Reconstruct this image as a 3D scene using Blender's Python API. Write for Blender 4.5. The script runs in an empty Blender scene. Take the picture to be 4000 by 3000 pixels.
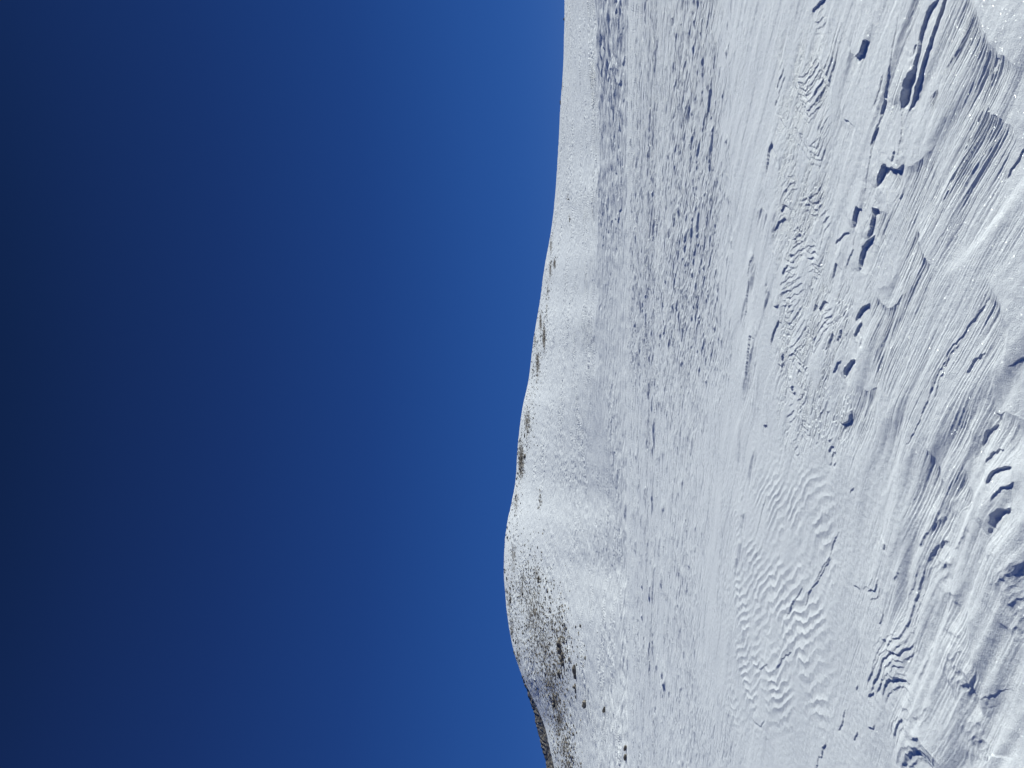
import bpy, bmesh, math, random
import numpy as np

# ------------------------------------------------------------------ camera, world, sun, exposure
random.seed(4)
C = bpy.data.collections.new('scene'); bpy.context.scene.collection.children.link(C)
S = bpy.context.scene
F = 2800.0                       # focal length in pixels of the 4000 x 3000 photograph
EYE = 1.6
PITCH = math.atan(380.0 / F)     # the eye-level line lies at u = 2380
cam = bpy.data.cameras.new('camera'); cam_o = bpy.data.objects.new('camera', cam); C.objects.link(cam_o)
cam.sensor_fit = 'HORIZONTAL'; cam.sensor_width = 36.0; cam.lens = 36.0 * F / 4000.0
cam.clip_start = 0.05; cam.clip_end = 20000
fwd = np.array([0, math.cos(PITCH), math.sin(PITCH)])
rgt = np.array([0, math.sin(PITCH), -math.cos(PITCH)])      # the camera is held on its side: picture right = down
upv = np.array([1.0, 0, 0])
from mathutils import Matrix
cam_o.matrix_world = Matrix(((rgt[0], upv[0], -fwd[0], 0), (rgt[1], upv[1], -fwd[1], 0),
                             (rgt[2], upv[2], -fwd[2], EYE), (0, 0, 0, 1)))
S.camera = cam_o

SUN_EL, SUN_AZ = math.radians(30), math.radians(68)         # azimuth measured from +Y (view direction) to the right
W = bpy.data.worlds.new('World'); S.world = W; W.use_nodes = True
nt = W.node_tree; nt.nodes.clear()
sky = nt.nodes.new('ShaderNodeTexSky'); sky.sky_type = 'NISHITA'; sky.sun_disc = False
sky.sun_elevation = SUN_EL; sky.sun_rotation = SUN_AZ
sky.altitude = 3500; sky.air_density = 0.75; sky.dust_density = 0.0; sky.ozone_density = 4.0
bg = nt.nodes.new('ShaderNodeBackground'); bg.inputs['Strength'].default_value = 0.075
hs = nt.nodes.new('ShaderNodeHueSaturation'); hs.inputs['Saturation'].default_value = 1.25
wo = nt.nodes.new('ShaderNodeOutputWorld')
# clear deep-blue mountain air: the physical sky blended with the measured fall-off from horizon to zenith
tc_ = nt.nodes.new('ShaderNodeTexCoord'); sx_ = nt.nodes.new('ShaderNodeSeparateXYZ'); rp_ = nt.nodes.new('ShaderNodeValToRGB')
nt.links.new(tc_.outputs['Generated'], sx_.inputs[0]); nt.links.new(sx_.outputs['Z'], rp_.inputs[0])
def lin(c): return tuple(((x / 255 + 0.055) / 1.055) ** 2.4 if x > 10 else x / 255 / 12.92 for x in c) + (1,)
SKY = [(0.0, (44, 92, 168)), (0.065, (38, 84, 162)), (0.18, (37, 78, 152)), (0.32, (31, 64, 132)), (0.48, (26, 51, 110)), (0.60, (22, 42, 92)), (0.69, (17, 33, 72)), (0.85, (24, 54, 118))]
el_ = rp_.color_ramp.elements
while len(el_) < len(SKY): el_.new(0.5)
for e, (p_, c_) in zip(el_, SKY): e.position = p_; e.color = lin(c_)
s1_ = nt.nodes.new('ShaderNodeMix'); s1_.data_type = 'RGBA'; s1_.blend_type = 'MULTIPLY'; s1_.inputs[0].default_value = 1
s1_.inputs[7].default_value = (0.060, 0.045, 0.048, 1)
nt.links.new(sky.outputs[0], hs.inputs['Color']); nt.links.new(hs.outputs[0], s1_.inputs[6])
s2_ = nt.nodes.new('ShaderNodeMix'); s2_.data_type = 'RGBA'; s2_.inputs[0].default_value = 0.8
nt.links.new(s1_.outputs[2], s2_.inputs[6]); nt.links.new(rp_.outputs[0], s2_.inputs[7])
nt.links.new(s2_.outputs[2], bg.inputs[0]); bg.inputs['Strength'].default_value = 1.0
 
nt.links.new(bg.outputs[0], wo.inputs[0])
sl = bpy.data.lights.new('sun', 'SUN'); sl.energy = 4.55; sl.angle = math.radians(0.53); sl.color = (0.95, 0.998, 0.945)
so = bpy.data.objects.new('sun', sl); C.objects.link(so)
from mathutils import Vector
sd = Vector((math.sin(SUN_AZ) * math.cos(SUN_EL), math.cos(SUN_AZ) * math.cos(SUN_EL), math.sin(SUN_EL)))
so.rotation_euler = sd.to_track_quat('Z', 'Y').to_euler()
S.view_settings.view_transform = 'Standard'; S.view_settings.look = 'None'
S.view_settings.exposure = 0.0; S.view_settings.gamma = 1.0

# ------------------------------------------------------------------ helpers
def tag(o, label=None, cat=None, group=None, kind=None):
    if label: o['label'] = label
    if cat: o['category'] = cat
    if group: o['group'] = group
    if kind: o['kind'] = kind
    return o

def _h(ix, iy, seed):
    n = (ix.astype(np.uint32) * np.uint32(374761393) + iy.astype(np.uint32) * np.uint32(668265263)
         + np.uint32((seed * 2246822519) & 0xffffffff))
    n = (n ^ (n >> np.uint32(13))) * np.uint32(1274126177)
    n = (n ^ (n >> np.uint32(16)))
    return n

def noise(x, y, seed=0):
    """gradient noise, about -1..1"""
    xi = np.floor(x); yi = np.floor(y)
    fx = (x - xi).astype(np.float32); fy = (y - yi).astype(np.float32)
    ix = xi.astype(np.int64); iy = yi.astype(np.int64)
    ux = fx * fx * fx * (fx * (fx * 6 - 15) + 10); uy = fy * fy * fy * (fy * (fy * 6 - 15) + 10)
    def g(dx, dy):
        a = _h(ix + dx, iy + dy, seed).astype(np.float32) * np.float32(2 * math.pi / 4294967296.0)
        return np.cos(a) * (fx - dx) + np.sin(a) * (fy - dy)
    n0 = g(0, 0); n1 = g(1, 0); a = n0 + ux * (n1 - n0)
    n0 = g(0, 1); n1 = g(1, 1); b = n0 + ux * (n1 - n0)
    return (a + uy * (b - a)) * 1.5

def fbm(x, y, seed=0, o=3, gain=0.5):
    r = 0; a = 1.0; f = 1.0; t = 0
    for i in range(o):
        r = r + a * noise(x * f + i * 17.3, y * f - i * 9.1, seed + i * 7); t += a; a *= gain; f *= 2.03
    return r / t

def sst(a, b, x):
    t = np.clip((x - a) / (b - a), 0, 1); return t * t * (3 - 2 * t)

def box(u, v, u0, u1, v0, v1, su=40, sv=120):
    return sst(u0 - su, u0 + su, u) * (1 - sst(u1 - su, u1 + su, u)) * sst(v0 - sv, v0 + sv, v) * (1 - sst(v1 - sv, v1 + sv, v))

def px_ground(u, v, z=0.0):
    d = fwd + rgt * ((u - 2000) / F) + upv * ((1500 - v) / F)
    t = (z - EYE) / d[2]
    return d[0] * t, d[1] * t

def ground_px(x, y, z=0.0):
    dz = z - EYE
    w = y * fwd[1] + dz * fwd[2]
    a = y * rgt[1] + dz * rgt[2]
    w = np.maximum(w, 0.05)
    return 2000 + F * a / w, 1500 - F * x / w

def material(name):
    m = bpy.data.materials.new(name); m.use_nodes = True
    return m, m.node_tree, m.node_tree.nodes['Principled BSDF']

# ------------------------------------------------------------------ materials
def N(nt, t, **kw):
    n = nt.nodes.new(t)
    for k, v in kw.items():
        setattr(n, k, v)
    return n

def snow_material(name, fine=True, rock=False):
    m, nt, p = material(name); L = nt.links.new
    geo = N(nt, 'ShaderNodeNewGeometry')
    p.inputs['Base Color'].default_value = (0.85, 0.86, 0.86, 1)
    p.inputs['Roughness'].default_value = 0.55
    p.inputs['Specular IOR Level'].default_value = 0.25
    if fine:
        n1 = N(nt, 'ShaderNodeTexNoise'); n1.inputs['Scale'].default_value = 160; n1.inputs['Detail'].default_value = 3
        n1.inputs['Roughness'].default_value = 0.7
        L(geo.outputs['Position'], n1.inputs['Vector'])
        b = N(nt, 'ShaderNodeBump'); b.inputs['Strength'].default_value = 1.0; b.inputs['Distance'].default_value = 0.0042
        L(n1.outputs['Fac'], b.inputs['Height'])
        L(b.outputs['Normal'], p.inputs['Normal'])
        # ice crystals: every tiny cell is a mirror facet of its own tilt, so a few of them catch the sun
        vor = N(nt, 'ShaderNodeTexVoronoi'); vor.inputs['Scale'].default_value = 260
        L(geo.outputs['Position'], vor.inputs['Vector'])
        sub = N(nt, 'ShaderNodeVectorMath', operation='SUBTRACT'); sub.inputs[1].default_value = (0.5, 0.5, 0.5)
        L(vor.outputs['Color'], sub.inputs[0])
        sc = N(nt, 'ShaderNodeVectorMath', operation='SCALE'); sc.inputs['Scale'].default_value = 2.0
        L(sub.outputs[0], sc.inputs[0])
        ad = N(nt, 'ShaderNodeVectorMath', operation='ADD'); L(sc.outputs[0], ad.inputs[0]); L(geo.outputs['Normal'], ad.inputs[1])
        nm = N(nt, 'ShaderNodeVectorMath', operation='NORMALIZE'); L(ad.outputs[0], nm.inputs[0])
        gl = N(nt, 'ShaderNodeBsdfGlossy'); gl.inputs['Roughness'].default_value = 0.24
        gl.inputs['Color'].default_value = (1, 1, 1, 1); L(nm.outputs[0], gl.inputs['Normal'])
        # crystals only in the middle of a cell, and only in some cells
        lt = N(nt, 'ShaderNodeMath', operation='LESS_THAN'); lt.inputs[1].default_value = 0.30
        L(vor.outputs['Distance'], lt.inputs[0])
        ml = N(nt, 'ShaderNodeMath', operation='MULTIPLY'); ml.inputs[1].default_value = 0.19; L(lt.outputs[0], ml.inputs[0])
        mx = N(nt, 'ShaderNodeMixShader'); L(ml.outputs[0], mx.inputs[0])
        L(p.outputs[0], mx.inputs[1]); L(gl.outputs[0], mx.inputs[2])
        L(mx.outputs[0], nt.nodes['Material Output'].inputs['Surface'])
    else:
        n1 = N(nt, 'ShaderNodeTexNoise'); n1.inputs['Scale'].default_value = 1.1; n1.inputs['Detail'].default_value = 4
        n1.inputs['Roughness'].default_value = 0.65
        mp1 = N(nt, 'ShaderNodeMapping'); mp1.inputs['Scale'].default_value = (0.45, 1.2, 1.6)
        L(geo.outputs['Position'], mp1.inputs['Vector']); L(mp1.outputs[0], n1.inputs['Vector'])
        b = N(nt, 'ShaderNodeBump'); b.inputs['Strength'].default_value = 1.0; b.inputs['Distance'].default_value = 0.30
        L(n1.outputs['Fac'], b.inputs['Height']); L(b.outputs['Normal'], p.inputs['Normal'])
        if rock:   # bare scree showing through thin snow, painted per vertex as a coverage value
            at = N(nt, 'ShaderNodeAttribute', attribute_name='bare')
            n2 = N(nt, 'ShaderNodeTexNoise'); n2.inputs['Scale'].default_value = 0.9; n2.inputs['Detail'].default_value = 8
            n2.inputs['Roughness'].default_value = 0.8
            mp = N(nt, 'ShaderNodeMapping'); mp.inputs['Scale'].default_value = (1.0, 0.25, 1.6)
            L(geo.outputs['Position'], mp.inputs['Vector']); L(mp.outputs[0], n2.inputs['Vector'])
            a1 = N(nt, 'ShaderNodeMath', operation='MULTIPLY_ADD'); a1.inputs[1].default_value = 0.42; a1.inputs[2].default_value = -0.78
            L(at.outputs['Fac'], a1.inputs[0])
            a2 = N(nt, 'ShaderNodeMath', operation='ADD'); L(a1.outputs[0], a2.inputs[0]); L(n2.outputs['Fac'], a2.inputs[1])
            a3 = N(nt, 'ShaderNodeMath', operation='MULTIPLY', use_clamp=True); a3.inputs[1].default_value = 14; L(a2.outputs[0], a3.inputs[0])
            n3 = N(nt, 'ShaderNodeTexNoise'); n3.inputs['Scale'].default_value = 0.8; n3.inputs['Detail'].default_value = 5
            L(geo.outputs['Position'], n3.inputs['Vector'])
            rp = N(nt, 'ShaderNodeValToRGB')
            rp.color_ramp.elements[0].color = (0.07, 0.06, 0.055, 1); rp.color_ramp.elements[0].position = 0.35
            rp.color_ramp.elements[1].color = (0.34, 0.30, 0.235, 1); rp.color_ramp.elements[1].position = 0.68
            L(n3.outputs['Fac'], rp.inputs[0])
            mx = N(nt, 'ShaderNodeMix', data_type='RGBA'); mx.inputs[6].default_value = (0.85, 0.86, 0.86, 1)
            L(a3.outputs[0], mx.inputs[0]); L(rp.outputs[0], mx.inputs[7]); L(mx.outputs[2], p.inputs['Base Color'])
    return m

def rock_material():
    m, nt, p = material('rock'); L = nt.links.new
    geo = N(nt, 'ShaderNodeNewGeometry'); oi = N(nt, 'ShaderNodeObjectInfo')
    n = N(nt, 'ShaderNodeTexNoise'); n.inputs['Scale'].default_value = 1.1; n.inputs['Detail'].default_value = 6
    L(geo.outputs['Position'], n.inputs['Vector'])
    rp = N(nt, 'ShaderNodeValToRGB')
    rp.color_ramp.elements[0].color = (0.07, 0.062, 0.055, 1); rp.color_ramp.elements[0].position = 0.35
    rp.color_ramp.elements[1].color = (0.36, 0.31, 0.24, 1); rp.color_ramp.elements[1].position = 0.70
    L(n.outputs['Fac'], rp.inputs[0]); L(rp.outputs[0], p.inputs['Base Color'])
    p.inputs['Roughness'].default_value = 0.85
    return m

M_SNOW = snow_material('wind_packed_snow')
M_HILL = snow_material('hill_snow', fine=False, rock=True)
M_ROCK = rock_material()

# ------------------------------------------------------------------ wind flow: grooves bend from left to right
_xs = np.linspace(-400, 400, 16001)
_a = np.radians(44 - 17 * np.tanh(_xs / 1.6))
_F = np.concatenate([[0], np.cumsum(0.5 * (1 / np.tan(_a[1:]) + 1 / np.tan(_a[:-1])) * (_xs[1] - _xs[0]))])
_F -= np.interp(0, _xs, _F)
def flow(x, y):
    c = 0.70 * (y + np.interp(x, _xs, _F))
    s = (-0.69 * x + 0.72 * y)
    return s, c

# scarps drawn from the photograph, in the photograph's pixels, then laid on the ground: (scale of drop, [(cx, cy)...])
def conv(v0, lst):
    return [(a, [(2900 + x * 0.4973, v0 + y * 0.4973) for x, y in pts]) for a, pts in lst]
STROKES = conv(0, [
 (.05, [(1240,880),(1262,790),(1290,640),(1350,530),(1380,400),(1400,250),(1450,90),(1530,0),(1560,-90)]),
 (.055, [(1300,870),(1350,760),(1400,600),(1450,440),(1510,220),(1575,0),(1620,-120)]),
 (.07, [(1255,830),(1285,650),(1350,540)]),
 (.075, [(1062,1480),(1080,1370),(1110,1300),(1160,1300),(1230,1335),(1270,1290)]),
 (.03, [(1185,1270),(1205,1190),(1220,1170)]),
 (.075, [(850,380),(870,430),(895,445),(935,410),(965,330),(1010,325)]),
 (.03, [(780,160),(805,240),(820,300),(850,370)]),
 (.035, [(755,850),(790,920),(830,950),(885,1010)]),
 (.05, [(550,85),(580,50),(620,10),(660,-40)]),
 (.02, [(560,170),(600,165),(650,110)]),
 (.03, [(270,700),(300,620),(335,530)]),
 (.03, [(262,830),(275,780)]), (.035, [(278,870),(310,940),(350,1000)]),
 (.045, [(200,1400),(225,1180),(252,1115),(280,1200),(300,1290)]),
 (.028, [(380,480),(440,640),(500,655),(555,580),(605,490),(660,585),(700,480),(735,330),(780,170)]),
 (.024, [(430,755),(470,800),(520,870),(570,810),(630,740)]),
 (.022, [(440,640),(480,700),(520,750),(555,710)]), (.03, [(568,740),(610,680),(640,610)]),
 (.022, [(395,960),(440,1020),(490,1100),(540,1190),(600,1215),(650,1080),(690,980)]),
 (.018, [(540,1150),(600,1080),(650,960),(690,900)]),
 (.03, [(465,1580),(510,1550),(550,1602),(600,1570),(640,1480)]),
 (.02, [(300,1600),(330,1520),(380,1440),(430,1430)]),
 (.02, [(955,1600),(980,1400),(1015,1230),(1035,1090),(1090,920),(1120,780),(1150,650),(1180,500),(1210,300),(1250,100)]),
 (.03, [(1010,1150),(1040,1060),(1080,990)]), (.03, [(1085,900),(1125,780)]), (.02, [(1040,850),(1080,730),(1130,560)]),
 (.025, [(1220,1500),(1230,1560)]),
 (.03, [(1030,1659),(1050,1630),(1075,1640)]),
 (.02, [(1940,640),(1980,530),(2015,440),(2060,480)]),
 (.015, [(1600,540),(1680,420),(1760,340)]), (.015,[(1740,1180),(1800,1040),(1870,860)]),
 (.015, [(1590,1590),(1640,1480),(1690,1340)]), (.018,[(2050,1400),(2120,1300),(2212,1150)]),
 (.02, [(1340,440),(1350,380),(1375,345)]),
]) + conv(725, [
 (.045, [(312,205),(335,155),(380,180)]), (.05, [(248,420),(262,345),(300,280),(345,250),(375,300)]),
 (.035, [(365,505),(385,540),(420,540)]), (.025, [(385,560),(410,480),(440,455),(475,435),(500,475),(525,430)]),
 (.02, [(345,570),(380,590),(405,605),(425,570)]), (.02, [(510,575),(560,565),(600,590)]), (.02,[(540,620),(580,650),(615,690)]),
 (.06, [(875,330),(895,225),(915,165),(945,175)]),
 (.06, [(995,430),(1008,330),(1035,185),(1070,185)]), (.065, [(915,680),(925,570),(950,475),(1000,430),(1025,380)]),
 (.03, [(720,450),(800,380),(850,360)]), (.02,[(800,640),(870,500),(880,400)]),
 (.04, [(236,900),(262,945),(300,945)]), (.02,[(325,940),(370,940),(400,930)]),
 (.045, [(220,1250),(245,1160),(285,1060),(310,1080)]),
 (.035, [(50,720),(70,610),(92,535)]), (.035,[(20,1050),(35,860),(60,720)]), (.05, [(40,1500),(60,1340),(75,1180),(100,1200)]),
 (.035, [(278,1400),(310,1420)]), (.025,[(310,1380),(325,1300)]),
 (.035, [(700,740),(735,600),(775,665)]), (.04, [(555,990),(575,930),(605,975),(640,905),(690,925)]),
 (.055, [(890,1060),(910,1010),(940,965),(980,925),(1000,915)]), (.04, [(885,1190),(905,1110),(920,1060)]),
 (.03, [(925,1260),(935,1190)]), (.03, [(685,1280),(720,1165),(765,1205),(800,1100)]),
 (.06, [(800,1520),(815,1430),(860,1370),(905,1372)]), (.03, [(725,1480),(765,1385),(790,1370)]),
 (.022, [(365,1340),(400,1310),(440,1350),(475,1390),(505,1360)]), (.02,[(350,1280),(400,1260),(460,1180),(500,1100),(560,1215),(640,1080),(720,1010)]),
 (.02, [(620,1000),(660,1040),(720,1010)]), (.02,[(330,1070),(380,1080),(430,1000),(470,940)]), (.02,[(360,1560),(400,1600)]),
 (.015, [(1480,1659),(1560,1460),(1680,1260),(1840,1040),(1970,830)]), (.015,[(1530,1659),(1600,1420),(1720,1240)]),
 (.02, [(1780,1480),(1840,1380),(1920,1300)]), (.02,[(300,780),(340,750),(380,720),(430,690)]), (.02,[(300,860),(360,830),(420,800),(480,760)]),
 (.02, [(330,690),(370,620)]),(.02,[(500,480),(560,470),(590,500)]),(.02,[(600,420),(620,300),(680,230)]),(.02,[(400,360),(440,330),(470,370)]),
]) + conv(1450, [
 (.055, [(765,405),(800,408),(840,400),(862,310)]), (.045, [(160,425),(195,425)]), (.03, [(686,650),(700,590),(722,588)]),
 (.02, [(720,740),(735,700)]), (.03,[(370,110),(390,130),(405,110)]), (.02,[(430,240),(470,200),(500,130)]),
 (.02, [(350,360),(380,330),(410,300)]), (.02,[(455,410),(480,430),(510,460),(520,400)]), (.02,[(385,560),(415,610),(440,580)]),
 (.035, [(1430,1500),(1475,1390),(1550,1330),(1605,1335)]), (.028, [(1360,1390),(1440,1270),(1520,1190),(1560,1120)]),
 (.045, [(1950,1280),(1985,1130),(2050,1060),(2140,1070)]), (.04, [(1930,880),(1980,800),(2040,770),(2140,750)]),
 (.03, [(1530,1560),(1590,1500),(1645,1535)]), (.025, [(1990,1010),(2070,920),(2180,880)]), (.02, [(1640,1400),(1720,1300),(1800,1190)]),
 (.02, [(1900,720),(1960,620),(2060,600)]), (.025, [(1850,590),(1900,470),(1980,410)]), (.02,[(1560,1460),(1600,1440)]),
 (.018, [(555,1680),(610,1560),(680,1450),(720,1310),(760,1260)]), (.018,[(110,1290),(150,1110),(200,940)]), (.018,[(100,1500),(130,1380)]),
 (.015, [(1300,590),(1380,460),(1420,380),(1490,160),(1550,0)]),(.02,[(1120,1410),(1130,1360)]),(.015,[(840,960),(880,910)]),
 (.02, [(1950,1450),(2020,1430)]), (.025,[(2100,1659),(2150,1560),(2230,1500)]),
]) + conv(2175, [
 (.03, [(1440,240),(1490,130),(1570,50),(1640,85)]), (.03, [(985,270),(1015,250),(1045,265),(1080,170)]), (.02, [(865,215),(925,255)]),
 (.03, [(1590,350),(1630,290),(1700,315)]), (.022, [(1595,590),(1620,570),(1690,612),(1740,600)]),
 (.03, [(1080,740),(1140,650),(1172,692),(1205,635),(1250,625),(1300,520),(1335,350),(1400,150),(1440,0)]),
 (.035, [(1020,1060),(1070,940),(1130,800),(1200,738),(1252,772),(1345,655)]), (.015,[(1000,1000),(1060,800),(1100,700)]),
 (.035, [(1110,1100),(1155,980),(1220,942),(1320,1000)]), (.03, [(1635,820),(1690,775),(1755,735)]),
 (.04, [(1655,1040),(1695,910),(1740,865),(1790,920),(1835,1000)]),
 (.055, [(1695,1120),(1735,1015),(1785,988),(1835,1020),(1852,1130),(1880,1200)]),
 (.035, [(1200,1430),(1245,1300),(1280,1262),(1325,1320)]), (.02, [(1275,1210),(1310,1190),(1345,1230)]), (.025, [(1370,1270),(1405,1270),(1450,1210),(1485,1180)]),
 (.055, [(1270,1659),(1310,1560),(1390,1500),(1450,1540),(1545,1659)]), (.04, [(1345,1430),(1420,1420),(1500,1530),(1570,1659)]),
 (.03, [(1755,1400),(1800,1310),(1865,1290)]), (.035, [(1745,1620),(1795,1475),(1860,1430),(1905,1480)]), (.045,[(1915,1570),(1945,1700)]),
 (.045, [(2110,620),(2140,500),(2230,410)]), (.04, [(2095,400),(2160,330),(2250,280)]), (.035, [(2000,260),(2100,170),(2250,40)]),
 (.03, [(605,1580),(625,1510),(655,1465)]), (.02, [(740,1380),(765,1305),(800,1200)]), (.035, [(990,1095),(1040,1060)]),
 (.02, [(480,420),(525,280),(600,160),(650,60),(690,0)]), (.02,[(340,500),(400,350),(480,230)]), (.02,[(280,880),(330,790),(390,740)]),
 (.02, [(570,1659),(600,1560)]), (.02,[(865,1440),(900,1370)]),(.02,[(890,1060),(905,1010)]),(.025,[(1000,1350),(1050,1330)]),
 (.02,[(1210,180),(1250,120)]),(.02,[(1080,520),(1120,440)]),(.03,[(1380,960),(1420,860),(1470,700)]),(.02,[(1180,900),(1220,850),(1280,870)]),
 (.02,[(1290,1090),(1340,1120)]),(.02,[(130,880),(170,870),(210,840)]),(.02,[(60,1260),(110,1310),(150,1335),(185,1270)]),
])

# ------------------------------------------------------------------ the height of the near snow field
def _copies(lst):
    out = []
    for A, p in lst:
        um = sum(q[0] for q in p) / len(p); vm = sum(q[1] for q in p) / len(p)
        if um > 3400 and vm > 2150: A = 0.78 * A
        out.append((A, p))
        if A <= .03 and 3040 < um < 3260 and vm < 1850:
            out.append((A * .8, [(a + 7, b + 24) for a, b in p])); out.append((A * .7, [(a - 6, b - 26) for a, b in p[1:]] if len(p) > 2 else p))
            out.append((A * .6, [(a + 2, b + 47) for a, b in p[:-1]] if len(p) > 2 else p))
        if um > 3400 and vm > 2150 and len(p) > 2:
            out.append((A * .55, [(a + 10, b + 34) for a, b in p])); out.append((A * .45, [(a - 22, b - 10) for a, b in p]))
    return out
STROKES = _copies(STROKES)
HATCH = [(a, h, p) for (a, p), h in zip(conv(0, [
 (.03, [(1790,-120),(1870,80),(1960,260),(2010,430),(2100,520),(2230,620)]),
 (.012, [(1450,860),(1490,800),(1530,760),(1570,800)]),
 (.03, [(1275,1270),(1345,1300),(1400,1250),(1480,1200),(1560,1100)]),
 (.012, [(850,380),(895,445),(935,410),(965,330),(1010,325)]), (.012, [(755,850),(790,920),(830,950),(885,1010)]),
 (.012, [(225,1180),(252,1115),(280,1200),(300,1290)]), (.01, [(1080,1370),(1110,1310),(1230,1345),(1270,1300)]),
 (.012, [(1900,760),(1960,900),(2060,1000),(2212,1080)]),
 (.015, [(700,1250),(760,1340),(800,1450)]), (.012, [(120,1450),(190,1480),(230,1640)]),
]) + [(.08, [(2925,1130),(2935,1070),(2945,985)]), (.09, [(2900,1580),(2925,1430),(2947,1320),(2955,1310)]), (.05, [(2880,1810),(2885,1740),(2892,1640)]),
 (.045, [(2915,1880),(2935,1800),(2950,1730)]), (.05, [(2895,2080),(2900,2010),(2915,1990)]), (.04, [(2870,2280),(2880,2180),(2900,2120)]), (.05, [(2890,1290),(2905,1200),(2918,1140)]),
 (.04, [(3020,960),(3030,850),(3045,800)]), (.035, [(2985,1260),(3000,1100),(3010,1080)])] + conv(725, [
 (.015, [(1060,180),(1110,205),(1180,235)]), (.02, [(1330,250),(1400,380),(1450,520),(1500,650),(1570,720)]),
 (.03, [(1000,870),(1080,935),(1130,945),(1200,900),(1320,790)]), (.02, [(1020,860),(1200,700),(1230,560)]),
 (.025, [(1960,600),(2020,850),(2100,1100),(2110,1450),(2230,1530)]),
 (.015, [(190,720),(215,830),(240,900)]), (.015, [(110,150),(200,200),(240,330)]), (.015,[(250,1200),(320,1330),(360,1560)]),
]) + conv(1450, [
 (.02, [(880,130),(960,140),(1010,145),(1060,100)]), (.025, [(1430,530),(1500,650),(1540,780),(1600,900)]),
 (.025, [(1730,680),(1770,880),(1820,960),(1845,1080)]), (.02, [(1600,1000),(1640,1180)]),
 (.02, [(1950,300),(2100,340),(2230,420)]),
]) + conv(2175, [(.02, [(900,500),(960,800),(1010,1050)]), (.03, [(1800,300),(1840,700),(1900,1250)])]),
 [.55,.2,.5,.22,.25,.14,.2,.5,.3,.25, .3,.35,.3,.25,.3,.3,.3,.25,.2, .25,.4,.4,.3,.6,.18,.15,.2, .3,.4,.4,.3,.5, .3,.5])]

def add_hatch(x, y, Z, G):
    """big lobes of drift: a soft drop, and combed grooves in its lee"""
    wx = x + 0.05 * noise(x * 3, y * 3, 75) + 0.012 * noise(x * 16, y * 16, 77); wy = y + 0.05 * noise(x * 3, y * 3, 76)
    for A, H, pts in HATCH:
        P = np.array([px_ground(a, b) for a, b in pts]); R = 2.2 * H
        x0, y0 = P.min(0) - R; x1, y1 = P.max(0) + R
        idx = np.nonzero((x > x0) & (x < x1) & (y > y0) & (y < y1))[0]
        if idx.size == 0: continue
        px = wx[idx]; py = wy[idx]; best = np.full(idx.size, 1e9); sg = np.ones(idx.size); al = np.zeros(idx.size)
        seg = P[1:] - P[:-1]; L_ = np.hypot(seg[:, 0], seg[:, 1]) + 1e-9; cum = np.concatenate([[0], np.cumsum(L_)])
        for k in range(len(seg)):
            dx = px - P[k, 0]; dy = py - P[k, 1]
            t = np.clip((dx * seg[k, 0] + dy * seg[k, 1]) / L_[k] ** 2, 0, 1)
            d = np.hypot(dx - t * seg[k, 0], dy - t * seg[k, 1]); cr = (seg[k, 0] * dy - seg[k, 1] * dx) / L_[k]
            m = d < best - 1e-7
            best = np.where(m, d, best); sg = np.where(m, np.sign(cr), sg); al = np.where(m, cum[k] + t * L_[k], al)
        sd_ = -sg * best
        tp = np.clip(np.minimum(al, cum[-1] - al) / (0.3 * cum[-1]), 0, 1)
        tp = tp * tp * (3 - 2 * tp)
        A = 0.42 * A
        Z[idx] += (A * tp * np.where(sd_ > 0, 0.5 - np.tanh(sd_ / (0.018 + 1.8 * A + 0.02 * (y[idx] / 8) ** 2)), 0.5) * np.exp(-(best / (H * 0.8)) ** 1.5)).astype(np.float32)
        g = np.where(sd_ > 0, sst(-0.01, 0.05, sd_) * np.exp(-(sd_ / H) ** 1.3), np.exp(-(sd_ / 0.01) ** 2) ) * tp
        g = np.where(sd_ < 0, -0.85 * np.exp(-(sd_ / (0.6 * H)) ** 2) * tp, g)
        G[idx] = G[idx] + g

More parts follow.
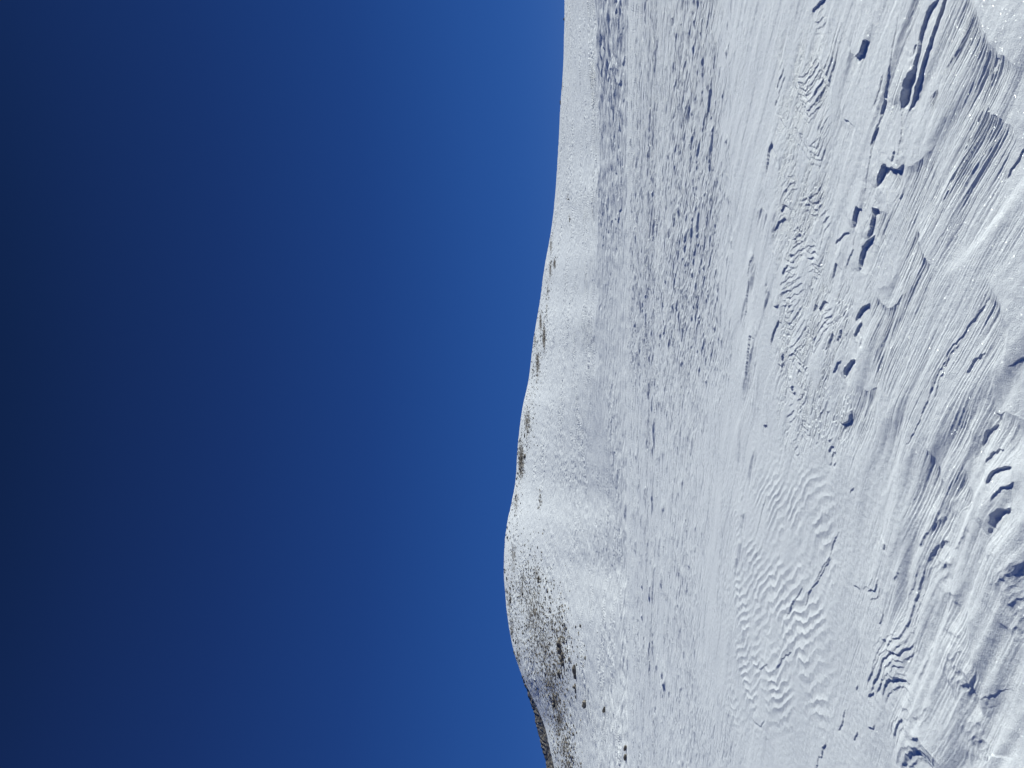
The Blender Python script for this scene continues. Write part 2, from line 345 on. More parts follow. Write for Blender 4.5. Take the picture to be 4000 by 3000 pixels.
def add_scarps(x, y, Z, u, v, lst):
    wx = x + 0.012 * noise(x * 9, y * 9, 71) + 0.006 * noise(x * 31, y * 31, 72)
    wy = y + 0.016 * noise(x * 9, y * 9, 73) + 0.008 * noise(x * 31, y * 31, 74)
    for A, pts in lst:
        P = np.array([px_ground(a, b) for a, b in pts])
        if P.shape[0] < 2: continue
        A = A * (0.36 + 0.02 * float(sst(.03, .08, A)))
        Lh = 8 * A + 0.03; Ll = 5 * A + 0.015
        R = max(Lh, Ll) * 4
        x0, y0 = P.min(0) - R; x1, y1 = P.max(0) + R
        idx = np.nonzero((x > x0) & (x < x1) & (y > y0) & (y < y1))[0]
        if idx.size == 0: continue
        px = wx[idx]; py = wy[idx]
        seg = P[1:] - P[:-1]; sl = np.hypot(seg[:, 0], seg[:, 1]) + 1e-9; cum = np.concatenate([[0], np.cumsum(sl)]); tot = cum[-1]
        best = np.full(idx.size, 1e9); sg = np.ones(idx.size); al = np.zeros(idx.size)
        for k in range(len(seg)):
            dx = px - P[k, 0]; dy = py - P[k, 1]
            t = np.clip((dx * seg[k, 0] + dy * seg[k, 1]) / sl[k] ** 2, 0, 1)
            qx = dx - t * seg[k, 0]; qy = dy - t * seg[k, 1]
            d = np.hypot(qx, qy)
            cr = (seg[k, 0] * dy - seg[k, 1] * dx) / sl[k]
            m = d < best - 1e-7
            tie = (np.abs(d - best) <= 1e-7)
            best = np.where(m, d, best); sg = np.where(m, np.sign(cr), sg); al = np.where(m, cum[k] + t * sl[k], al)
        # picture-down side is the low side; stroke runs towards larger u = nearer, so picture-down = world left
        low = -1.0
        sd_ = sg * best * low          # >0 on the low side
        tp = np.clip(np.minimum(al, tot - al) / (0.16 * tot + 1e-6), 0, 1) ** 0.7
        endfade = 1.0
        um = sum(p[0] for p in pts) / len(pts); vm = sum(p[1] for p in pts) / len(pts)
        w = 0.0025 + 0.10 * A + 0.018 * float(sst(3450, 3700, um) * sst(1900, 2200, vm))
        stp = np.tanh(sd_ / w)
        h = np.where(sd_ > 0, 0.48 + (-1.0) * stp, 0.48) * np.exp(-(best / np.where(sd_ > 0, Ll, Lh)) ** 1.25)
        Z[idx] += (A * tp * h).astype(np.float32)

def terrace(t, sharp=0.14):
    f = np.floor(t); r = t - f
    return f + sst(0, sharp, r) - t            # a sharp rise at every whole number, then a gentle fall

BROW = 67.0
def near_height(x, y, dt):
    """dt = spacing of the mesh there: relief finer than that is left out"""
    u, v = ground_px(x, y)
    r = np.hypot(x, y)
    s, c = flow(x, y)
    # slow undulation of the pack
    Z = 0.05 * fbm(x / 6.0, y / 9.0, 3, 2) * sst(3, 14, r) + 0.018 * fbm(x / 1.3, y / 1.6, 5, 2)
    wp = fbm(x * 1.1, y * 1.1, 11, 2)
    s2 = s + 0.10 * wp; c2 = c + 0.05 * wp
    # ---- where each kind of relief lives
    rough = box(u, v, 3040, 3230, 150, 1750, 30, 120) + 0.9 * box(u, v, 3230, 3330, 1100, 1750, 40, 100)
    band_mid = box(u, v, 2540, 2790, -2000, 1350, 30, 250)
    band_left = box(u, v, 2470, 2700, 1300, 4500, 35, 200)
    smooth = np.clip(box(u, v, 2810, 2960, -2000, 1500, 25, 150) + box(u, v, 2760, 2900, 1500, 2700, 25, 150)
                     + 0.7 * box(u, v, 2950, 3400, 2450, 5000, 50, 150), 0, 1)
    fg_r = sst(3330, 3420, u + 0.14 * (v - 900)) * (1 - sst(1500, 2300, v))
    fg_l = sst(3380, 3520, u) * sst(1300, 2000, v)
    rip = box(u, v, 2860, 3250, 1850, 2820, 50, 120) * sst(2800, 3000, u + 0.25 * (v - 1900))
    pat = fbm(s2 / 1.1, c2 / 0.35, 21, 3)
    # ---- grooves: long thin troughs along the wind
    g1 = noise(s2 / 0.42, c2 / 0.022, 31); g2 = noise(s2 / 0.95, c2 / 0.060, 32); g3 = noise(s2 / 0.30, c2 / 0.012, 33)
    gm = sst(-0.25, 0.45, fbm(s2 / 0.9, c2 / 0.45, 36, 2))
    gr = (-np.abs(g1) * 0.0068 + g2 * 0.0055 + g3 * 0.0022 * (dt < 0.012))
    gz = 0.38 + 0.42 * fg_r + 0.12 * fg_l
    G = np.zeros(x.shape, np.float32); Z = Z.astype(np.float32)
    add_hatch(x, y, Z, G)
    gm = gm * np.clip(1 + G, 0, 1) * 0.8 + 1.25 * np.clip(G, 0, 1)
    Z += 0.012 * np.clip(G, 0, 1) * noise(s2 / 0.8, c2 / 0.055, 39) * sst(5, 8, r)
    Z += gr * gm * gz * (1 - 0.85 * smooth * (1 - np.clip(G, 0, 1))) * (1 - 0.8 * rip) * sst(0.06, 0.02, dt)
    # larger lobes of drift between groups of grooves
    Z += (0.022 * sst(-0.1, 0.25, noise(s2 / 1.6 + 3, c2 / 0.40, 38)) - 0.01) * (0.5 * fg_r + 0.7 * fg_l + 0.25)
    Z += 0.012 * noise(s2 / 0.7, c2 / 0.13, 34) * (fg_l + 0.3 * fg_r) + 0.006 * noise(s2 / 0.5, c2 / 0.06, 35) * fg_l
    # ---- peeled layers: jagged edges whose fingers run with the wind
    j = fbm(s2 / 0.32, c2 / 0.06, 41, 2, 0.5)
    t1 = s2 / 0.34 - c2 / 0.9 + 2.1 * j
    Z += -0.010 * terrace(-t1, 0.10) * rough * sst(-0.25, 0.1, pat)
    t2 = s2 / 0.15 + 1.6 * fbm(s2 / 0.2, c2 / 0.05, 47, 2)
    Z += -0.0015 * terrace(-t2, 0.16) * rough * sst(0.0, 0.3, fbm(s2 / 0.5, c2 / 0.3, 48, 2))
    # lips all over the pack, sparse and low
    j3 = fbm(s2 / 0.9, c2 / 0.13, 51, 3, 0.5)
    t3 = c2 / 0.55 + 0.25 * s2 + 1.7 * j3
    pm = sst(0.12, 0.38, fbm(s2 / 1.6, c2 / 0.5, 55, 2))
    far = sst(6.0, 9.0, r)
    Z += 0.018 * terrace(t3, 0.08) * pm * far * (0.10 + 0.95 * band_mid + 0.8 * band_left) * (1 - smooth)
    j4 = fbm(s2 / 0.5, c2 / 0.06, 61, 2)
    t4 = c2 / 0.22 + 1.5 * j4
    pm4 = sst(0.0, 0.4, fbm(s2 / 0.8, c2 / 0.3, 65, 2))
    Z += 0.008 * terrace(t4, 0.2) * pm4 * far * (0.20 + 0.8 * band_mid + 0.8 * band_left) * (1 - 0.9 * smooth)
    sm_ = (1 - 0.8 * smooth) * (1 - 0.9 * rip)
    for k_, ra, rb, rc, rd, sd0 in ((0.8, 8.5, 12, 14, 22, 501), (1.6, 12, 18, 30, 44, 511), (3.0, 28, 42, 900, 901, 521)):
        wgt = sst(ra, rb, r) * (1 - sst(rc, rd, r)) * sm_
        den = 0.22 * fbm(s2 / 4, c2 / 1.3, sd0 + 5, 2) - 0.03
        n_ = fbm(s2 / (0.70 * k_), c2 / (0.14 * k_), sd0, 2, 0.6)
        n2_ = noise(s2 / (0.34 * k_) + 9, c2 / (0.08 * k_), sd0 + 2)
        Z += wgt * k_ * (0.80 - 0.28 * sst(1200, 1900, v)) * (0.014 * sst(0.10 - den, 0.26 - den, n_) + 0.009 * sst(0.15 - den, 0.45 - den, n2_))
    s6 = fbm(s2 / 0.42, c2 / 0.10, 68, 3, 0.6)
    Z += (0.006 + 0.00065 * r) * np.abs(s6) * sst(7, 11, r) * (0.35 + 0.9 * sst(-0.2, 0.3, fbm(s2 / 3.2, c2 / 1.1, 69, 2)))
    Z += 0.022 * noise(s2 / 1.1, c2 / 0.42, 70) * sst(22, 36, r)
    # far part of the pack: bigger sastrugi keep it textured
    t5 = c2 / 1.4 + 1.6 * fbm(s2 / 2.2, c2 / 0.35, 81, 3)
    Z += 0.05 * terrace(t5, 0.06) * sst(0.05, 0.4, fbm(s2 / 4, c2 / 1.5, 85, 2)) * sst(20, 30, r)
    # ---- ripples
    rw = c2 + 0.05 * noise(x * 3.0, y * 2.0, 91) + 0.022 * noise(x * 9, y * 7, 92)
    ph = (0.50 * y + 0.87 * x + 0.10 * noise(x * 1.3, y * 0.9, 93) + 0.045 * noise(x * 4, y * 3.0, 94) + 0.018 * noise(x * 11, y * 11, 96)) / 0.105
    rp = np.abs(np.mod(ph, 1.0) - 0.5) * 2
    Z += 0.0085 * (1 - rp) ** 1.5 * rip * sst(-0.45, 0.25, fbm(x * 1.7, y * 1.2, 95, 2))
    # ---- the drawn scarps
    Z = Z.astype(np.float32)
    add_scarps(x, y, Z, u, v, STROKES)
    # fine tooth of the crust
    Z += 0.0022 * fbm(x * 22, y * 22, 101, 2) * sst(0.03, 0.01, dt)
    # ---- the brow: beyond it the ground falls into a shallow dip
    az = np.degrees(np.arctan2(x, y))
    br = BROW + 2.5 * noise(az / 5.0, az * 0 + 2, 7) + 1.2 * noise(az / 1.3, az * 0 + 5, 8)
    Z += -np.maximum(0, r - br) * 0.14 - 0.0
    Z += 0.10 * np.exp(-((r - br) / 6.0) ** 2) * 0
    return Z

def grid_mesh(name, X, Y, Z, mat, attr=None):
    nr, nc = X.shape
    me = bpy.data.meshes.new(name)
    co = np.stack([X, Y, Z], -1).astype(np.float32).reshape(-1)
    i = np.arange(nr * nc, dtype=np.int32).reshape(nr, nc)
    q = np.stack([i[:-1, :-1], i[:-1, 1:], i[1:, 1:], i[1:, :-1]], -1).reshape(-1, 4)
    me.vertices.add(nr * nc); me.vertices.foreach_set('co', co)
    me.loops.add(q.size); me.loops.foreach_set('vertex_index', q.reshape(-1))
    me.polygons.add(len(q)); me.polygons.foreach_set('loop_start', np.arange(0, q.size, 4, dtype=np.int32))
    me.polygons.foreach_set('use_smooth', np.ones(len(q), dtype=bool))
    if attr is not None:
        a = me.attributes.new('bare', 'FLOAT', 'POINT'); a.data.foreach_set('value', attr.astype(np.float32).reshape(-1))
    me.update(); me.validate()
    # faces must look up
    if me.polygons[len(me.polygons) // 2].normal.z < 0:
        me.flip_normals()
    me.materials.append(mat)
    o = bpy.data.objects.new(name, me); C.objects.link(o)
    return o

# mesh of the near field: rings get denser towards the viewer
az_main = np.linspace(-30, 30, 1750)
az_l = np.linspace(-62, -30, 170)[:-1]; az_r = np.linspace(30, 62, 170)[1:]
AZ = np.radians(np.concatenate([az_l, az_main, az_r]))
upix = np.concatenate([np.linspace(5600, 4020, 160)[:-1], np.linspace(4020, 2860, 860)[:-1], np.linspace(2860, 2560, 650)[:-1], np.linspace(2560, 2450, 560)])
yr = np.array([px_ground(a, 1500)[1] for a in upix])
yr = np.concatenate([yr, np.linspace(yr[-1], 90, 90)[1:]])
RR, AA = np.meshgrid(yr, AZ, indexing='ij')
# rings of constant depth y near the viewer, turning to constant radius far away
k = sst(10, 40, RR)
rad = (1 - k) * RR / np.cos(np.clip(AA, -1.1, 1.1)) + k * RR
X = rad * np.sin(AA); Y = rad * np.cos(AA)
lat = rad * (math.radians(60) / 1750)
Zn = near_height(X.ravel(), Y.ravel(), lat.ravel()).reshape(X.shape)
# sastrugi lips: short undercut edges left by the wind, hundreds of them, each stamped into the pack
rl = random.Random(3); LIPS = []
def lips(n, zone, Lr, Ar, vr):
    got = 0; tries = 0
    while got < n and tries < n * 60:
        tries += 1
        u = rl.uniform(zone[0], zone[1]); v = rl.uniform(vr[0], vr[1])
        x, y = px_ground(u, v)
        cl = float(fbm(np.array([x / 2.2]), np.array([y / 3.5]), 401, 2)[0])
        if rl.random() > 0.45 + 1.1 * cl: continue
        sc = 0.75 + y / 40.0
        L_ = rl.uniform(*Lr) * sc * 1.5; A_ = rl.uniform(*Ar) * rl.uniform(.3, 1) * sc * 0.45
        d0 = math.atan2(.72, -.69) + rl.gauss(0, .10) + 0.22; dx, dy = math.cos(d0), math.sin(d0)
        if any(abs(x - a) < 0.42 * (L_ + c) and abs(y - b) < 0.42 * (L_ + c) for a, b, c in LIPS): continue
        got += 1; LIPS.append((x, y, L_))
        R = L_ * 0.62 + A_ * 3
        i0 = np.searchsorted(yr, y - R); i1 = np.searchsorted(yr, y + R)
        a0 = math.atan2(x - R, y); a1 = math.atan2(x + R, y)
        j0 = np.searchsorted(AZ, a0); j1 = np.searchsorted(AZ, a1)
        if i1 - i0 < 2 or j1 - j0 < 2: continue
        px = X[i0:i1, j0:j1] - x; py = Y[i0:i1, j0:j1] - y
        s_ = px * dx + py * dy; c_ = px * (-dy) + py * dx       # c_ > 0 : camera-left side, out of the sun
        k_ = rl.uniform(-.5, .5); f_ = rl.uniform(1.5, 4) / L_; p_ = rl.uniform(0, 6.3)
        c_ = c_ - k_ * s_ * s_ / L_ + 0.06 * L_ * np.sin(s_ * f_ * 3 + p_) * 0.6 + 0.015 * L_ * np.sin(s_ * f_ * 4.3 + p_)
        q = s_ / (L_ * 0.5)
        sk = rl.uniform(-.5, .5)
        win = np.clip(1 - np.abs(q), 0, 1) ** 0.8 * (1 + sk * q)
        e = win * A_
        cw = max(0.10 * A_ + 0.008, 2.0 * (yr[i1] - yr[i0]) / (i1 - i0) if i1 < len(yr) else 0.1)
        h = np.where(c_ > 0, np.exp(-(c_ / cw) ** 1.5) * 1.15 - 0.15 * np.exp(-c_ / (2.5 * A_)), np.exp(-(-c_ / (3.2 * A_ + 0.02)) ** 1.2))
        Zn[i0:i1, j0:j1] += (e * h)
yr = np.array(yr)
lips(50, (2560, 2800), (.35, .8), (.08, .12), (-500, 1000))
lips(40, (2520, 2720), (.30, .6), (.04, .07), (900, 3300))
lips(420, (2560, 2790), (.12, .5), (.03, .075), (-500, 1450))
lips(320, (2620, 2860), (.10, .35), (.02, .05), (-500, 1500))
lips(900, (2460, 2600), (.4, 1.6), (.07, .16), (-600, 3400))
lips(380, (2560, 2720), (.15, .7), (.02, .06), (1300, 3400))
lips(200, (2780, 2960), (.08, .35), (.012, .025), (-300, 1600))
lips(160, (2900, 3300), (.05, .16), (.010, .020), (-200, 1800))
snow = grid_mesh('snow_field', X, Y, Zn, M_SNOW); tag(snow, kind='structure')

# ------------------------------------------------------------------ the hill behind the brow
SKY_V = [0,249,430,588,750,863,953,1044,1157,1247,1338,1428,1500,1545,1590,1681,1771,1862,1952,2042,2133,2250,2318,2386,2476,2544,2612,2657,2680,2747,2838,2928,3000]
SKY_U = [2207,2201,2188,2181,2170,2159,2145,2126,2114,2097,2082,2072,2064,2051,2041,2029,2020,2017,2002,1981,1970,1967,1975,1978,1993,2005,2029,2042,2060,2090,2131,2148,2167]
SKY_V = [-2500,-800] + SKY_V + [3300, 4600]; SKY_U = [2235,2222] + SKY_U + [2235, 2330]
def px_dir(u, v):
    d = fwd[None] + rgt[None] * ((np.asarray(u, float)[:, None] - 2000) / F) + upv[None] * ((1500 - np.asarray(v, float)[:, None]) / F)
    return np.arctan2(d[:, 0], d[:, 1]), np.arctan2(d[:, 2], np.hypot(d[:, 0], d[:, 1]))
_saz, _sel = px_dir(SKY_U, SKY_V); _o = np.argsort(_saz); _saz = _saz[_o]; _sel = _sel[_o]
_ga = np.linspace(-1.15, 1.15, 4601); _ge = np.interp(_ga, _saz, _sel)
_k = np.exp(-np.linspace(-2.5, 2.5, 141) ** 2); _ge = np.convolve(np.pad(_ge, 70, mode='edge'), _k / _k.sum(), mode='valid')
def crest_el(az): return np.interp(az, _ga, _ge)
def crest_r(az): return 330 + 60 * np.sin(az * 3.1 + 0.5) - 40 * sst(0.0, 0.6, az) - 60 * sst(-0.25, -0.6, az)
EL0 = math.radians(-2.3)
def hill_el(t, az):
    """elevation angle seen from the viewer's place as t runs 0 (dip) .. 1 (crest)"""
    te = t + 0.05 * np.sin(az * 9 + 1.2) * t * (1 - t) * 2
    e = 0.55 * te + 0.45 * (1 - (1 - te) ** 2)
    e = e + 0.05 * np.sin(te * 7 + az * 6) * te * (1 - te) * 2
    return EL0 + (crest_el(az) - EL0) * e

az2 = np.radians(np.linspace(-62, 62, 2600)); T = np.concatenate([np.linspace(0, 1, 560), 1 + np.linspace(0, 1, 40)[1:] * 0.6])
TT, A2 = np.meshgrid(T, az2, indexing='ij')
R0 = 74.0
RC = crest_r(A2)
E2 = hill_el(np.minimum(TT, 1), A2)
_ba, _be = px_dir([2330,2320,2350,2340,2330,2345,2400,2440,2450,2450], [-2000,0,500,900,1300,1600,1800,2100,3000,4500])
_o = np.argsort(_ba); _eb = np.interp(az2, _ba[_o], _be[_o]); _k2 = np.exp(-np.linspace(-2.5, 2.5, 301) ** 2)
EB = np.broadcast_to(np.convolve(np.pad(_eb, 150, mode='edge'), _k2 / _k2.sum(), mode='valid')[None], A2.shape)
EB = EB + math.radians(0.22) * noise(A2 * 14, TT * 0 + 3, 221)
low_ = np.clip((E2 - EL0) / (EB - EL0), 0, 1) ** 0.8; hi_ = np.clip((E2 - EB) / np.maximum(crest_el(A2) - EB, 1e-3), 0, 1)
FOOT = 14 + 14 * np.clip((EB - math.radians(-1.2)) / math.radians(2.6), 0, 1)
R2 = R0 + FOOT * low_ + (RC - R0 - FOOT) * hi_ ** 1.25 + (RC - R0) * 0.6 * np.maximum(TT - 1, 0) / 0.6
tc = np.minimum(TT, 1)
Z2 = EYE + R2 * np.tan(hill_el(tc, A2))
Z2 = np.where(TT > 1, Z2 - (R2 - RC) * np.tan(hill_el(tc, A2)) - (R2 - RC) ** 1.3 * 0.10, Z2)
X2 = R2 * np.sin(A2); Y2 = R2 * np.cos(A2)
hs_, hc_ = (-0.69 * X2 + 0.72 * Y2), (0.72 * X2 + 0.69 * Y2)
grow = sst(74, 110, R2) * 0.7 + 0.3
fade = np.where(TT > 1, 0.3, 1) * (1 - 0.6 * sst(0.93, 1.0, tc))
Z2 += fade * grow * (0.22 * fbm(X2 / 34, Y2 / 34, 201, 2) + 0.16 * fbm(X2 / 5.0, Y2 / 9.0, 203, 3)
       + 0.10 * terrace(Y2 / 5.0 + 1.8 * fbm(X2 / 6.0, Y2 / 4.0, 205, 3), 0.12) * sst(-0.1, 0.3, fbm(X2 / 18, Y2 / 18, 207, 2)))
q2 = 0.35 + R2 / 190.0
w_ = Y2 * fwd[1] + (Z2 - EYE) * fwd[2]
U_ = 2000 + F * (Y2 * rgt[1] + (Z2 - EYE) * rgt[2]) / w_; V_ = 1500 - F * X2 / w_
rgh = 0.45 + 0.9 * sst(-0.15, 0.35, fbm(X2 / 30, Y2 / 22, 211, 2)) + 0.5 * (1 - sst(90, 170, R2))
rgh = rgh * (1 - 0.45 * box(U_, V_, 2300, 2440, 900, 2000, 40, 200)) + 0.35 * box(U_, V_, 2310, 2430, -3000, 900, 30, 250)
Z2 += 0.85 * fade * rgh * q2 * (0.17 * np.abs(noise(X2 / 3.2, Y2 / 1.3, 209)) + 0.10 * noise(X2 / 1.5, Y2 / 0.75, 210)
       + 0.17 * terrace(-Y2 / 2.2 + X2 / 9 + 1.9 * fbm(X2 / 4.5, Y2 / 1.5, 215, 2), 0.12) * sst(-.1, .25, fbm(X2 / 14, Y2 / 8, 217, 2)))

# bare patches, drawn in photograph pixels: (u, v, half width u, half width v, strength)
BARE = [(2040,2290,28,120,.75),(2085,2400,60,170,.8),(2120,2520,85,110,.75),(2195,2470,20,90,.7),(2190,2560,18,60,.75),(2150,2640,50,90,.8),
        (2170,2740,28,60,.9),(2185,2820,26,90,.9),(2205,2920,32,80,.8),(2225,2985,30,50,.8),(2005,2180,18,100,.8),(2095,2240,16,50,.8),
        (2015,1960,18,70,.7),(2035,1800,18,110,.95),(2060,1650,22,90,.75),(2075,1560,16,70,.5),(2110,1950,10,45,.7),
        (2125,1320,10,80,.95),(2100,1420,14,90,.8),(2112,1260,8,60,.85),(2135,1210,7,60,.7),(2140,1130,8,40,.7),(2150,1050,9,50,.8),(2166,1030,9,30,.9),(2152,960,6,50,.8),(2160,910,5,30,.6),
        (2090,1330,8,40,.7),(2082,1440,8,50,.6),(2225,860,4,18,.8),(2218,765,4,15,.7),(2202,60,4,25,.8),(2195,330,4,40,.9),(2186,410,4,25,1.0),
        (2060,2330,20,60,.6),(1990,2350,16,80,.8),(2025,2560,14,80,.8),(2000,2450,14,60,.8),(2145,2450,40,60,.6)]
BARE = [(a, b, c_, d * 1.1, min(1.0, e * (1.14 if b < 2050 else 0.97))) for a, b, c_, d, e in BARE]
def bare_at(u, v):
    b = np.zeros(np.shape(u))
    for (a, c_, p, q, s_) in BARE:
        b = np.maximum(b, s_ * np.exp(-(((u - a) / p) ** 2 + ((v - c_) / q) ** 2)))
    return b
w2 = Y2 * fwd[1] + (Z2 - EYE) * fwd[2]
U2 = 2000 + F * (Y2 * rgt[1] + (Z2 - EYE) * rgt[2]) / w2; V2 = 1500 - F * X2 / w2
bare = bare_at(U2, V2) * (TT <= 1.0)
hill = grid_mesh('snowy_hill', X2, Y2, Z2, M_HILL, bare); tag(hill, kind='structure')

# ------------------------------------------------------------------ the darker ridge behind the left end of the hill
RV = [2560,2640,2675,2702,2747,2793,2838,2883,2928,2973,3000,3200,3600,4200]; RU = [2150,2066,2050,2060,2073,2087,2099,2107,2119,2132,2136,2180,2260,2350]
_raz, _rel = px_dir(RU, RV); _o = np.argsort(_raz); _raz = _raz[_o]; _rel = _rel[_o]
az3 = np.linspace(_raz[0], _raz[-1], 900); t3_ = np.linspace(0, 1.4, 150)
T3, A3 = np.meshgrid(t3_, az3, indexing='ij')
cr = np.interp(A3, _raz, _rel)
R3 = 560 + 26 * T3
top = EYE + 586 * np.tan(cr)
base = EYE + 560 * np.tan(np.maximum(cr - math.radians(2.6), math.radians(-3)))
Z3 = np.where(T3 < 1, base + (top - base) * T3 ** 0.8, top - (T3 - 1) * 60)
X3 = R3 * np.sin(A3); Y3 = R3 * np.cos(A3)
Z3 += 1.5 * fbm(X3 / 14, Y3 / 14 + Z3 / 8, 301, 4) * 0.8 + 0.7 * np.abs(noise(X3 / 3, Z3 / 3, 305))
ridge = grid_mesh('rocky_ridge', X3, Y3, Z3, M_HILL, np.full(X3.shape, 0.98)); tag(ridge, kind='structure')

# ------------------------------------------------------------------ rocks
def stone_verts(rx, ry, rz, rnd, sub=1):
    bm = bmesh.new(); bmesh.ops.create_icosphere(bm, subdivisions=sub, radius=1.0)
    ph = [rnd.uniform(0, 6.28) for _ in range(6)]
    cuts = []
    for _ in range(7):
        d = Vector((rnd.gauss(0, 1), rnd.gauss(0, 1), rnd.gauss(0, 0.8))).normalized(); cuts.append((d, rnd.uniform(0.55, 0.9)))
    for v in bm.verts:
        p = v.co.copy()
        for d, k_ in cuts:
            e = p.dot(d)
            if e > k_: p -= d * (e - k_)
        n = 1 + 0.10 * math.sin(3.1 * p.x + ph[0]) * math.sin(2.7 * p.y + ph[1]) + 0.08 * math.sin(6 * p.z + ph[2])
        v.co = Vector((p.x * rx * n, p.y * ry * n, p.z * rz * n))
    return bm

hz = Z2; hu = U2; hv = V2
def hill_point(u, v):
    """the point of the hill seen at that pixel"""
    az, el = px_dir([u], [v]); az = az[0]
    j = int(np.clip(np.searchsorted(az2, az), 1, len(az2) - 2))
    col = hu[:560, j]
    run = np.minimum.accumulate(col)
    i = int(np.searchsorted(-run, -u)); i = min(i, 559)
    return X2[i, j], Y2[i, j], Z2[i, j]

rnd = random.Random(11)
protos = []
for q in range(8):
    bm = stone_verts(1, rnd.uniform(.6, .9), rnd.uniform(.45, .75), rnd, 2)
    me = bpy.data.meshes.new('rock'); bm.to_mesh(me); bm.free(); me.materials.append(M_ROCK); protos.append(me)

def place_rock(u, v, size, label, group, name='rock', sink=0.25, stretch=1.0):
    x, y, z = hill_point(u, v)
    o = bpy.data.objects.new(name, protos[rnd.randrange(8)]); C.objects.link(o)
    o.location = (x, y, z + size * (0.45 - sink)); o.scale = (size * stretch, size * rnd.uniform(.7, 1.1), size * rnd.uniform(.8, 1.2))
    o.rotation_euler = (rnd.uniform(-.3, .3), rnd.uniform(-.3, .3), rnd.uniform(-.5, .5))
    tag(o, label, 'rock', group); return o

# single outcrops that stand out
OUT = [
 (2038,1787,0.99,3,'dark jagged outcrop right below the skyline notch of the hill'),
 (2024,1772,0.74,3,'small dark crag sitting on the skyline above the notch'),
 (2052,1785,1.05,3,'black split boulder in the snow just under the skyline crag'),
 (2190,2520,1.36,4,'long dark rock slab low on the scree slope'),
 (2200,2575,1.24,4,'dark brown rock ledge at the lower edge of the scree'),
 (2225,2575,0.62,1,'reddish boulder lying in clean snow below the rock ledge'),
 (2248,2625,0.93,3,'clump of dark rocks alone in the snow under the scree'),
 (2188,2630,0.93,2,'tan boulder at the tip of a snow gully'),
 (2249,2688,0.74,2,'lone brown stone with snow around it below the scree'),
 (2285,2745,0.81,3,'small ring of stones on the open snow slope'),
 (2364,2775,0.50,1,'single small stone far down the open snow slope'),
 (2105,2265,0.87,3,'rounded tan boulder below the summit'),
 (2141,2312,0.56,1,'little rock at the end of a thin snow ridge'),
 (2150,2337,0.56,1,'little rock just below the thin snow ridge'),
 (1997,2342,1.05,3,'dark crag on the summit skyline'),
 (2046,2660,0.56,3,'blocky crag at the left shoulder of the skyline'),
 (2165,2740,0.99,3,'pointed dark rocks in the lower band of scree'),
 (2446,2925,0.37,1,'pale tan stone near the foot of the slope'),
 (2448,2960,0.43,1,'brown stone lowest of all on the slope'),
 (2204,77,0.74,2,'small black rock on the skyline at the right end of the ridge'),
 (2190,405,0.74,2,'dark rock on the skyline along the right ridge'),
]
def outcrop(u, v, size, n, label):
    if n == 1:
        return place_rock(u, v, size, label, None, 'boulder')
    x, y, z = hill_point(u, v)
    bm = bmesh.new()
    for q in range(n + 2):
        b = stone_verts(size * rnd.uniform(.5, 1), size * rnd.uniform(.5, .8), size * rnd.uniform(.35, .7), rnd, 2)
        a = rnd.uniform(-.4, .4)
        bmesh.ops.rotate(b, verts=b.verts, cent=(0, 0, 0), matrix=Matrix.Rotation(a, 3, 'Y'))
        bmesh.ops.translate(b, verts=b.verts, vec=(rnd.uniform(-1, 1) * size * 0.9, rnd.uniform(-.5, .5) * size, rnd.uniform(0, .35) * size))
        me_ = bpy.data.meshes.new('t'); b.to_mesh(me_); b.free(); bm.from_mesh(me_); bpy.data.meshes.remove(me_)
    me = bpy.data.meshes.new('rock_outcrop'); bm.to_mesh(me); bm.free(); me.materials.append(M_ROCK)
    o = bpy.data.objects.new('rock_outcrop', me); C.objects.link(o); o.location = (x, y, z - 0.1)
    return tag(o, label, 'rock outcrop')
for a in OUT: outcrop(*a)

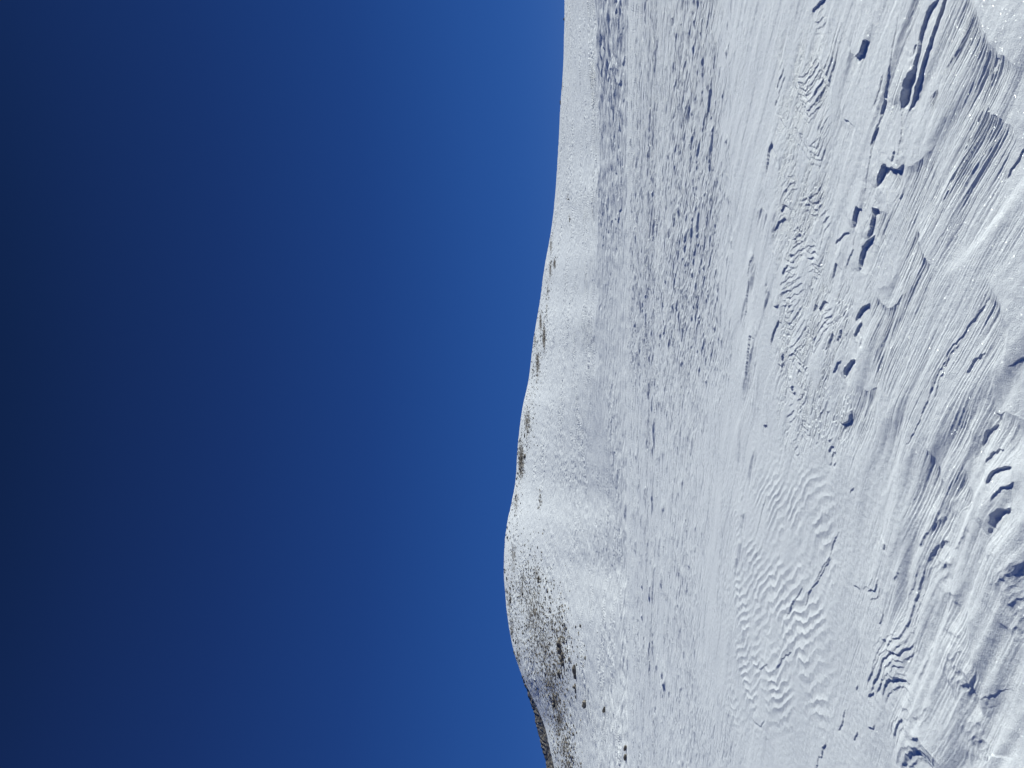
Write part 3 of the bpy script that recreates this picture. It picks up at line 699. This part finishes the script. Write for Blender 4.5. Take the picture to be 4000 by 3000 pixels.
# repeats: rocks along the skyline and larger stones in the scree
def sky_u(v): return float(np.interp(v, SKY_V, SKY_U))
for q in range(90):
    v = rnd.choice([rnd.uniform(1450, 2650), rnd.uniform(2050, 2650), rnd.uniform(1700, 1900), rnd.uniform(1050, 1450)])
    place_rock(sky_u(v) + abs(rnd.gauss(0, 9)) + 2, v, rnd.uniform(.2, .6) * (1.0 if v > 1700 else .7), 'small dark rock poking through the snow along the hill skyline',
               'rocks along the skyline of the hill', stretch=rnd.uniform(1, 1.8))
wts = [b[2] * b[3] * b[4] for b in BARE]
n_ = 0
while n_ < 100:
    b = rnd.choices(BARE, wts)[0]
    u = rnd.gauss(b[0], b[2] * .7); v = rnd.gauss(b[1], b[3] * .7)
    if u < sky_u(v) + 6 or v > 3030: continue
    place_rock(u, v, rnd.uniform(.18, .38), 'dark brown stone lying among the scree patches on the hillside', 'larger stones in the scree of the hillside',
               stretch=rnd.uniform(1, 1.7)); n_ += 1
# the countless small stones
vs, fs = [], []
base_ = []
for q in range(5):
    b = stone_verts(1, .8, .6, rnd, 1); b.verts.ensure_lookup_table()
    base_.append((np.array([v.co[:] for v in b.verts]), np.array([[w.index for w in f.verts] for f in b.faces]))); b.free()
n_ = 0; off = 0
while n_ < 5500:
    b = rnd.choices(BARE, wts)[0]
    u = rnd.gauss(b[0], b[2] * .75); v = rnd.gauss(b[1], b[3] * .75)
    if u < sky_u(v) + 3 or v > 3150: continue
    x, y, z = hill_point(u, v); V_, F_ = base_[rnd.randrange(5)]
    s_ = rnd.choice([.10, .14, .18, .28]) * rnd.uniform(.8, 1.3); a = rnd.uniform(0, 6.28); ca, sa = math.cos(a), math.sin(a)
    P = V_ * np.array([s_ * 1.5, s_, s_]); P = np.stack([P[:, 0] * ca - P[:, 1] * sa + x + rnd.uniform(-.3, .3), P[:, 0] * sa + P[:, 1] * ca + y + rnd.uniform(-.4, .4), P[:, 2] + z + s_ * .2], -1)
    vs.append(P); fs.append(F_ + off); off += len(P); n_ += 1
me = bpy.data.meshes.new('scree'); me.from_pydata(np.concatenate(vs).tolist(), [], np.concatenate(fs).tolist()); me.update(); me.materials.append(M_ROCK)
o = bpy.data.objects.new('scree', me); C.objects.link(o); tag(o, 'scattered small dark stones of scree on the snowy hillside', 'scree', kind='stuff')
